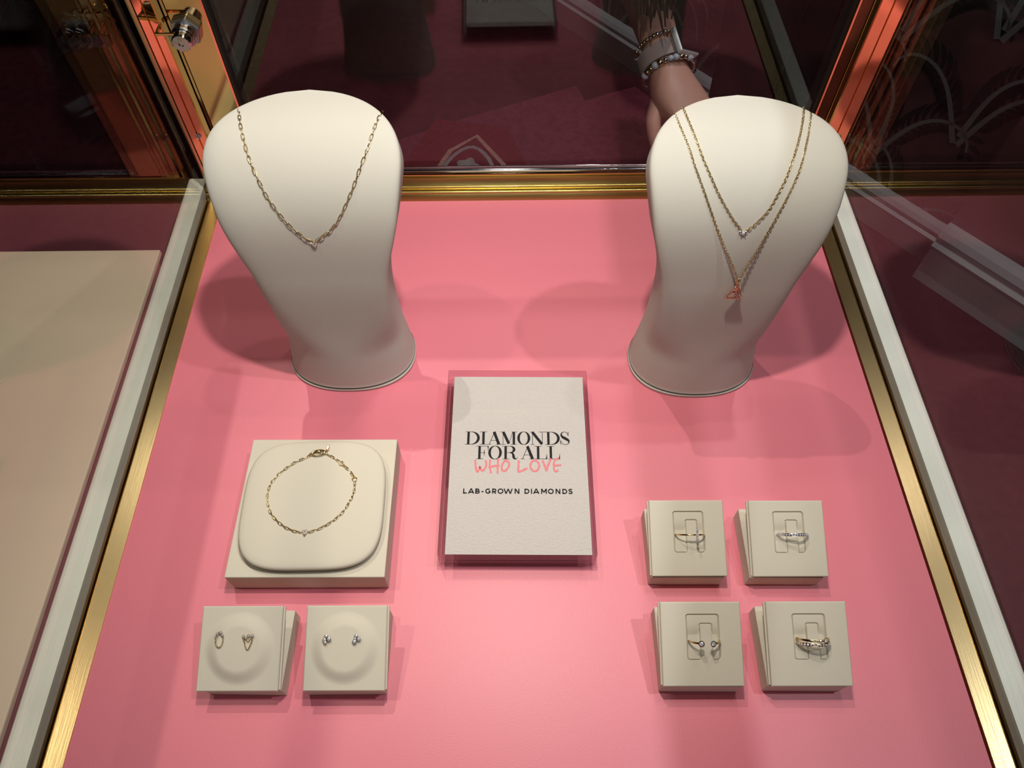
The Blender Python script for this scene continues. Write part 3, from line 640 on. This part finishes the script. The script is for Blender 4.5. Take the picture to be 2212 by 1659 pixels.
# ------------------------------------------------------------------ sign in a clear acrylic block
sg = thing('acrylic_sign', 'clear acrylic block sign with a white card about diamonds standing flat in the middle', 'sign', (-.0436, .1631, 0), -.0185)
SWX, SDY = .0983, .1366
for nm, za, zb in (('back_panel', 0, .0096), ('front_panel', .0100, .0202)):
    b = MB().box(0, SWX, 0, SDY, za, zb); b.m = [0, 0, 1, 1, 1, 1]; b.build(nm, [M['acrylic'], M['acryledge']], sg, bevel=.0006)
cw0, cw1, cd0, cd1, cz = .0046, .0952, .0006, .1316, .0188
card = MB().box(cw0, cw1, cd0, cd1, cz-.0004, cz).build('card', M['paper'], sg)
def TX(X, Y, z): return (SWX/2+.0001+(X-1085)*3.97e-5, .0772-(Y-460)*4.6e-5, cz+z)
tk = MB()
def end_line():
    global tk
    tk.build('printed_line', M['ink'], card); tk = MB()
def R_(pts, w): tk.ribbon(pts, w, .00006, fn=TX)
def line(x0, y0, x1, y1, w): R_([(x0, y0), (x1, y1)], w)
def stem(x, y0, y1, w=41): R_([(x, y0), (x, y1)], w)
def hair(x0, x1, y): line(x0, y, x1, y, 7)
def el(cx, cy, rx, ry, a0, a1, thin, thick, n=40, closed=False):
    A = [math.radians(a0+(a1-a0)*i/n) for i in range(n if closed else n+1)]
    tk.ribbon([(cx+rx*math.cos(a), cy+ry*math.sin(a)) for a in A], [thin+(thick-thin)*abs(math.cos(a))**1.5 for a in A], .00006, closed, TX)
def serifD(x):
    stem(x, 247, 459); hair(x-50, x+60, 249); hair(x-55, x+60, 457); el(x+42, 353, 128, 104, -90, 90, 7, 46)
def serifA(ax, y0, y1, xl, xr):
    R_([(ax-4, y0+10), (xl, y1)], 9); R_([(ax-8, y0), (xr, y1)], 48); hair(xl+22, xr-28, y0+(y1-y0)*.69); hair(xl-30, xl+34, y1); hair(xr-52, xr+32, y1)
serifD(252)
stem(507, 247, 459); hair(445, 570, 249); hair(442, 575, 457)
serifA(693, 247, 457, 607, 770)
line(838, 249, 838, 457, 8); hair(790, 845, 249); hair(795, 885, 457); R_([(842, 249), (938, 446)], 46); R_([(1002, 249), (940, 446)], 8); stem(1022, 247, 459); hair(985, 1075, 249); hair(965, 1078, 457)
el(1190, 352, 88, 106, 0, 360, 7, 44, 48, True)
line(1338, 250, 1338, 457, 9); hair(1295, 1345, 249); hair(1305, 1372, 457); R_([(1335, 249), (1498, 452)], 46); line(1504, 249, 1504, 450, 9); hair(1450, 1560, 249)
serifD(1607)
def serifS():
    k = [(1940, 296, 9), (1918, 258, 9), (1876, 247, 8), (1838, 262, 16), (1826, 296, 28), (1850, 332, 42), (1898, 358, 47), (1944, 388, 38), (1953, 418, 20), (1930, 447, 10), (1886, 457, 8), (1842, 441, 9), (1816, 400, 9)]
    ts = np.linspace(0, 1, 50); q = cat_interp([(a, b) for a, b, c in k], ts); ww = cat_interp([c for a, b, c in k], ts)
    tk.ribbon([tuple(p) for p in q], list(ww), .00006, fn=TX); line(1945, 246, 1945, 312, 10); line(1812, 380, 1812, 455, 10)
serifS(); end_line()
stem(447, 487, 697); hair(388, 598, 488); hair(393, 512, 695); R_([(588, 488), (592, 520), (594, 562)], [22, 12, 3]); hair(465, 530, 594); R_([(530, 540), (527, 594), (530, 650)], [3, 16, 3])
el(708, 592, 92, 107, 0, 360, 7, 44, 48, True)
stem(885, 487, 697); hair(828, 970, 488); hair(833, 948, 695); el(958, 540, 68, 51, -90, 90, 7, 44); hair(900, 960, 592)
R_([tuple(p) for p in cat_interp([(950, 592), (1000, 604), (1016, 640), (1024, 675), (1050, 694), (1075, 685), (1080, 662)], np.linspace(0, 1, 30))], list(cat_interp([8, 26, 42, 40, 20, 8, 5], np.linspace(0, 1, 30))))
serifA(1258, 486, 693, 1168, 1335)
for x, xr in ((1430, 1577), (1642, 1791)):
    stem(x, 485, 695); hair(x-62, x+55, 487); hair(x-52, xr, 693); R_([(xr, 608), (xr-3, 650), (xr-10, 693)], [3, 12, 26])
end_line()
def arc_pts(cx, cy, rx, ry, a0, a1, n=16): return [(cx+rx*math.cos(math.radians(a0+(a1-a0)*i/n)), cy+ry*math.sin(math.radians(a0+(a1-a0)*i/n))) for i in range(n+1)]
bw = 19
def B_(*segs):
    for s in segs: R_(s, bw)
v = lambda x: [(x, 1162), (x, 1240)]
B_(v(211), [(202, 1231), (262, 1231)])
B_([(290, 1240), (331, 1162)], [(331, 1162), (374, 1240)], [(303, 1218), (360, 1218)])
B_(v(408), [(400, 1171), (440, 1171)]+arc_pts(440, 1186, 15, 15, -90, 90)+[(400, 1201)], [(400, 1201), (446, 1201)]+arc_pts(446, 1216, 17, 15, -90, 90)+[(400, 1231)])
B_([(498, 1209), (534, 1209)])
B_(arc_pts(606, 1201, 36, 31, -45, -330, 28), [(645, 1203), (612, 1203)], [(637, 1203), (637, 1228)])
B_(v(682), [(674, 1171), (714, 1171)]+arc_pts(714, 1189, 18, 18, -90, 90)+[(674, 1207)], [(706, 1207), (734, 1240)])
tk.ribbon(arc_pts(808, 1201, 39, 32, 0, 360, 36)[:-1], bw, .00006, True, TX)
B_([(866, 1162), (898, 1240)], [(898, 1240), (933, 1166)], [(933, 1166), (967, 1240)], [(967, 1240), (999, 1162)])
B_(v(1047), [(1047, 1164), (1106, 1238)], v(1106))
B_(v(1207), [(1199, 1171), (1234, 1171)]+arc_pts(1234, 1201, 34, 30, -90, 90)+[(1199, 1231)])
B_(v(1311)); B_([(1345, 1240), (1389, 1162)], [(1389, 1162), (1433, 1240)], [(1362, 1218), (1418, 1218)])
B_(v(1477), [(1477, 1163), (1514, 1217)], [(1514, 1217), (1551, 1163)], v(1551))
tk.ribbon(arc_pts(1625, 1201, 39, 32, 0, 360, 36)[:-1], bw, .00006, True, TX)
B_(v(1712), [(1712, 1164), (1771, 1238)], v(1771))
B_(v(1822), [(1814, 1171), (1849, 1171)]+arc_pts(1849, 1201, 34, 30, -90, 90)+[(1814, 1231)])
B_([tuple(p) for p in cat_interp([(1971, 1178), (1948, 1170), (1924, 1177), (1926, 1192), (1948, 1201), (1969, 1212), (1966, 1227), (1942, 1233), (1914, 1223)], np.linspace(0, 1, 28))])
end_line()
ht = MB()
def brush(pts, wdt=37, closed=False):
    if closed: q = smooth_closed(pts, 6)
    else: q = [tuple(p) for p in cat_interp(pts, np.linspace(0, 1, len(pts)*7))]
    n = len(q); ww = [wdt*(.88+.12*math.sin(i*.7)) for i in range(n)]
    if not closed: ww[0] *= .55; ww[1] *= .9; ww[-1] *= .5; ww[-2] *= .9
    brush.n = getattr(brush, 'n', 0)+1; ht.ribbon(q, ww, .00010+.00001*brush.n, closed, TX)
brush([(380, 708), (388, 800), (410, 890), (438, 888), (462, 822), (484, 872), (512, 882), (555, 830), (568, 770), (548, 715)], 36)
brush([(630, 700), (624, 800), (648, 930)]); brush([(764, 682), (755, 800), (757, 930)]); brush([(605, 838), (690, 812), (792, 802)], 34)
brush([(880, 722), (938, 748), (944, 800), (905, 865), (855, 890), (825, 858), (830, 790), (858, 742)], 36, True)
brush([(1104, 712), (1102, 800), (1096, 890), (1160, 882), (1250, 838)])
brush(arc_pts(1370, 803, 73, 86, 0, 360, 12)[:-1], 36, True)
brush([(1500, 718), (1532, 790), (1560, 884)], 38); brush([(1560, 884), (1592, 790), (1642, 684)], 40)
brush([(1775, 690), (1728, 692), (1694, 740), (1684, 810), (1694, 872), (1722, 892), (1758, 868)], 34); brush([(1688, 800), (1740, 796), (1808, 788)], 34)
ht.build('handwritten_lettering', M['pinkink'], card)

# ------------------------------------------------------------------ customer bending over behind the case
def skinned(name, joints, edges, parent, m, levels=2):
    me = bpy.data.meshes.new(name); names = list(joints); idx = {n: i for i, n in enumerate(names)}
    me.from_pydata([joints[n][0] for n in names], [(idx[a], idx[b]) for a, b in edges], []); me.update()
    o = bpy.data.objects.new(name, me); C.objects.link(o); me.materials.append(m)
    sk = o.modifiers.new('skin', 'SKIN'); sk.use_smooth_shade = True
    for i, n in enumerate(names):
        r = joints[n][1]; me.skin_vertices[0].data[i].radius = r if isinstance(r, tuple) else (r, r)
    me.skin_vertices[0].data[0].use_root = True
    ss = o.modifiers.new('sub', 'SUBSURF'); ss.levels = levels; ss.render_levels = levels
    if parent: o.parent = parent
    return o
PX, PYY = .58, 1.42
per = thing('person', 'person with long brown hair bending down behind the case in black clothes', 'person', (PX, PYY, FLOOR), 0)
def J(x, y, z, r): return ((x-PX, y-PYY, z-FLOOR), r)
wr = Vector((.2213, .8961, -.1473))
J_ = {'pelvis': J(.58, 1.42, -.02, (.15, .11)), 'belly': J(.50, 1.30, .14, (.13, .10)), 'chest': J(.38, 1.15, .27, (.14, .11)), 'neckb': J(.28, 1.03, .33, (.07, .06)), 'neck': J(.235, .97, .34, .052), 'skull0': J(.205, .925, .325, (.075, .085)), 'skull': J(.18, .87, .30, (.082, .092)), 'chin': J(.168, .84, .24, (.055, .05)),
  'shL': J(.26, 1.22, .27, .055), 'shR': J(.50, 1.06, .27, .055),
  'elR': J(.57, 1.17, .04, .042), 'wrR': J(.56, 1.29, -.14, .028), 'haR': J(.555, 1.32, -.19, (.036, .02)),
  'upL': J(.21, 1.19, .13, .048), 'elL': J(.1688, 1.158, -.050, .042), 'foL': J(.190, 1.04, -.098, .037), 'wrL': J(wr.x, wr.y, wr.z, (.027, .024)),
  'pa1': J(.2275, .874, -.157, (.031, .021)), 'pa2': J(.2370, .853, -.166, (.038, .020)), 'pa3': J(.2480, .836, -.174, (.040, .017)),
  'kn1': J(.2330, .826, -.184, .0115), 'kn2': J(.2480, .820, -.186, .0115), 'kn3': J(.2620, .822, -.184, .011), 'kn4': J(.2740, .828, -.180, .0105),
  'f11': J(.2360, .808, -.204, .0095), 'f12': J(.2390, .802, -.226, .0085), 'f21': J(.2520, .802, -.208, .0095), 'f22': J(.2550, .797, -.232, .0085), 'f31': J(.2670, .805, -.206, .0092), 'f32': J(.2700, .801, -.228, .0082), 'f41': J(.2800, .813, -.200, .0085), 'f42': J(.2830, .810, -.218, .0075),
  'th1': J(.2100, .862, -.172, .0140), 'th2': J(.2010, .842, -.186, .0120), 'th3': J(.2045, .826, -.205, .0095), 'th4': J(.2090, .818, -.217, .008),
  'hipL': J(.51, 1.42, -.10, .09), 'hipR': J(.66, 1.42, -.10, .09), 'kneL': J(.52, 1.42, -.48, .06), 'kneR': J(.67, 1.42, -.48, .06), 'anL': J(.52, 1.45, -.86, .04), 'anR': J(.675, 1.45, -.86, .04), 'toL': J(.49, 1.35, -.92, .03), 'toR': J(.66, 1.34, -.92, .03)}
E_ = [('pelvis', 'belly'), ('belly', 'chest'), ('chest', 'neckb'), ('neckb', 'neck'), ('neck', 'skull0'), ('skull0', 'skull'), ('skull', 'chin'), ('chest', 'shL'), ('chest', 'shR'), ('shR', 'elR'), ('elR', 'wrR'), ('wrR', 'haR'), ('shL', 'upL'), ('upL', 'elL'), ('elL', 'foL'), ('foL', 'wrL'), ('wrL', 'pa1'), ('pa1', 'pa2'), ('pa2', 'pa3'), ('pa3', 'kn1'), ('pa3', 'kn2'), ('pa3', 'kn3'), ('pa3', 'kn4'), ('kn1', 'f11'), ('f11', 'f12'), ('kn2', 'f21'), ('f21', 'f22'), ('kn3', 'f31'), ('f31', 'f32'), ('kn4', 'f41'), ('f41', 'f42'), ('pa1', 'th1'), ('th1', 'th2'), ('th2', 'th3'), ('th3', 'th4'), ('pelvis', 'hipL'), ('pelvis', 'hipR'), ('hipL', 'kneL'), ('hipR', 'kneR'), ('kneL', 'anL'), ('kneR', 'anR'), ('anL', 'toL'), ('anR', 'toR')]
body = skinned('body', J_, E_, per, M['skin'])
def grow(keys, d): return {k: (J_[k][0], tuple(x+d for x in J_[k][1]) if isinstance(J_[k][1], tuple) else J_[k][1]+d) for k in keys}
def subE(keys): return [e for e in E_ if e[0] in keys and e[1] in keys]
kk = ['pelvis', 'hipL', 'hipR', 'kneL', 'kneR', 'anL', 'anR']; skinned('trousers', grow(kk, .014), subE(kk), per, M['cloth'])
kk = ['chest', 'belly', 'pelvis', 'neckb', 'shL', 'shR', 'elR', 'upL', 'elL', 'foL', 'wrR']
jj = grow(kk, .014); jj['wrR'] = (J_['wrR'][0], .034); jj['foL'] = (J_['foL'][0], .043)
skinned('jumper', jj, subE(kk), per, M['cloth'])
hm = MB(); rh = random.Random(11)
hc = Vector((.18, .89, .31))
for i in range(190):
    a = rh.uniform(-.2, pi+.4); rr_ = .085
    root = hc+Vector((math.cos(a)*rr_*.95, .03+math.sin(a)*rr_*.6, rh.uniform(.0, .09)))
    tx = .142+.082*(i % 19)/18+rh.uniform(-.005, .005); ty = .868+rh.uniform(-.02, .03); tz = -.064+rh.uniform(-.008, .03)+(.06 if (i % 19)/18 < .6 else .13)*abs((i % 19)/18-.6)
    mid = Vector(((root.x+tx)/2+rh.uniform(-.02, .02), (root.y+ty)/2+.04, .10+rh.uniform(-.02, .02)))
    pts = [root, root.lerp(mid, .5)+Vector((0, .02, .02)), mid, mid.lerp(Vector((tx, ty, tz)), .5)+Vector((0, .008, 0)), Vector((tx, ty, tz))]
    q = cat_interp([tuple(p) for p in pts], np.linspace(0, 1, 14))
    hm.tube([tuple(Vector(p)-Vector((PX, PYY, FLOOR))) for p in q], [.0035+.0016*math.sin(k) for k in range(12)]+[.0025, .0008], 5)
for i in range(60):
    a = 2*pi*i/60; q = []
    for k in range(8):
        b = pi*.5*k/7
        q.append(tuple(hc+Vector((.092*math.sin(b)*math.cos(a), .02+.098*math.sin(b)*math.sin(a)*(1 if math.sin(a) > 0 else .55), .01+.098*math.cos(b)))-Vector((PX, PYY, FLOOR))))
    hm.tube(q, .008, 5)
hm.build('hair', M['hair'], per, smooth=True)
# face features
fm = MB(); fc = Vector((.170, .800, .285))-Vector((PX, PYY, FLOOR))
fm.tube([fc+Vector((0, .012, .02)), fc+Vector((0, -.006, -.005)), fc+Vector((0, -.014, -.018)), fc+Vector((0, .004, -.024))], [.006, .009, .011, .006], 8)
fm.build('nose', M['skin'], per, smooth=True)
for s in (-1, 1):
    MB().ball(fc+Vector((s*.032, .006, .022)), .012, 8).build('eye', M['bead'], per, smooth=True)
mo = MB().tube([fc+Vector((x, .004+abs(x)*.25, -.045)) for x in (-.022, -.01, 0, .01, .022)], [.003, .006, .006, .006, .003], 6); mo.build('mouth', M['rose'], per, smooth=True)
# things worn at the wrist
ax = (Vector(J_['wrL'][0])-Vector(J_['foL'][0])).normalized(); wc = wr-ax*.013
ux = Vector((-.2, -.85, .58)); ux = (ux-ax*ux.dot(ax)).normalized(); vx = ax.cross(ux)       # ux faces the case, vx sideways
if vx.x < 0: vx = -vx
def wrist_ring(c, ru, rv, n=40): return [c+ux*ru*math.cos(2*pi*i/n)+vx*rv*math.sin(2*pi*i/n) for i in range(n)]
wt = thing('wristwatch', 'square black wristwatch on a mauve woven strap above the bracelet', 'watch', wc)
m = MB(); rows = []
for dz, r in ((-.0115, .0), (-.0115, .0018), (.0115, .0018), (.0115, .0)):
    rows.append([tuple(p+ax*dz-wc) for p in wrist_ring(wc, .0300+r, .0345+r)])
m.grid(rows, False, True); m.build('strap', M['strap'], wt, smooth=True, angle=40)
m = MB(); o_ = (vx*.78+ux*.62).normalized(); s_ = ax.cross(o_).normalized(); cc = o_*.0385
def slab_(mb, c, a, b, n, ha, hb, t0, t1):
    v_ = [c+a*i*ha+b*j*hb+n*k for k in (t0, t1) for j in (-1, 1) for i in (-1, 1)]
    mb.add(v_, [(0, 2, 3, 1), (4, 5, 7, 6), (0, 1, 5, 4), (2, 6, 7, 3), (0, 4, 6, 2), (1, 3, 7, 5)])
M['alu'] = mat('brushed_aluminium', (.80, .80, .84), .45, .25)
slab_(m, cc, ax, s_, o_, .019, .0170, -.005, .004); k_ = m.build('watch_case', M['alu'], wt, bevel=.003, seg=4)
m = MB(); slab_(m, cc, ax, s_, o_, .0178, .0153, .004, .0062); m.build('screen', M['screen'], k_, bevel=.002, seg=3)
for (lab, sh, r0, seed) in (('silver and gold bead bracelet worn next to the hand', .0185, .0046, 1), ('thin bead bracelet worn above the wristwatch', -.0215, .0030, 2)):
    c = wc+ax*sh; bt2 = thing('bead_bracelet', lab, 'bracelet', c, 0, 'bead bracelets on the wrist'); rb = random.Random(seed)
    P_ = wrist_ring(c, .0310, .0350, 30 if r0 > .004 else 44)
    for i, p in enumerate(P_):
        MB().ball(p-c, r0*(.75+.35*rb.random()), 7).build('bead', M[('silver', 'gold', 'silver', 'bead', 'gold')[rb.randrange(5)]], bt2, smooth=True)
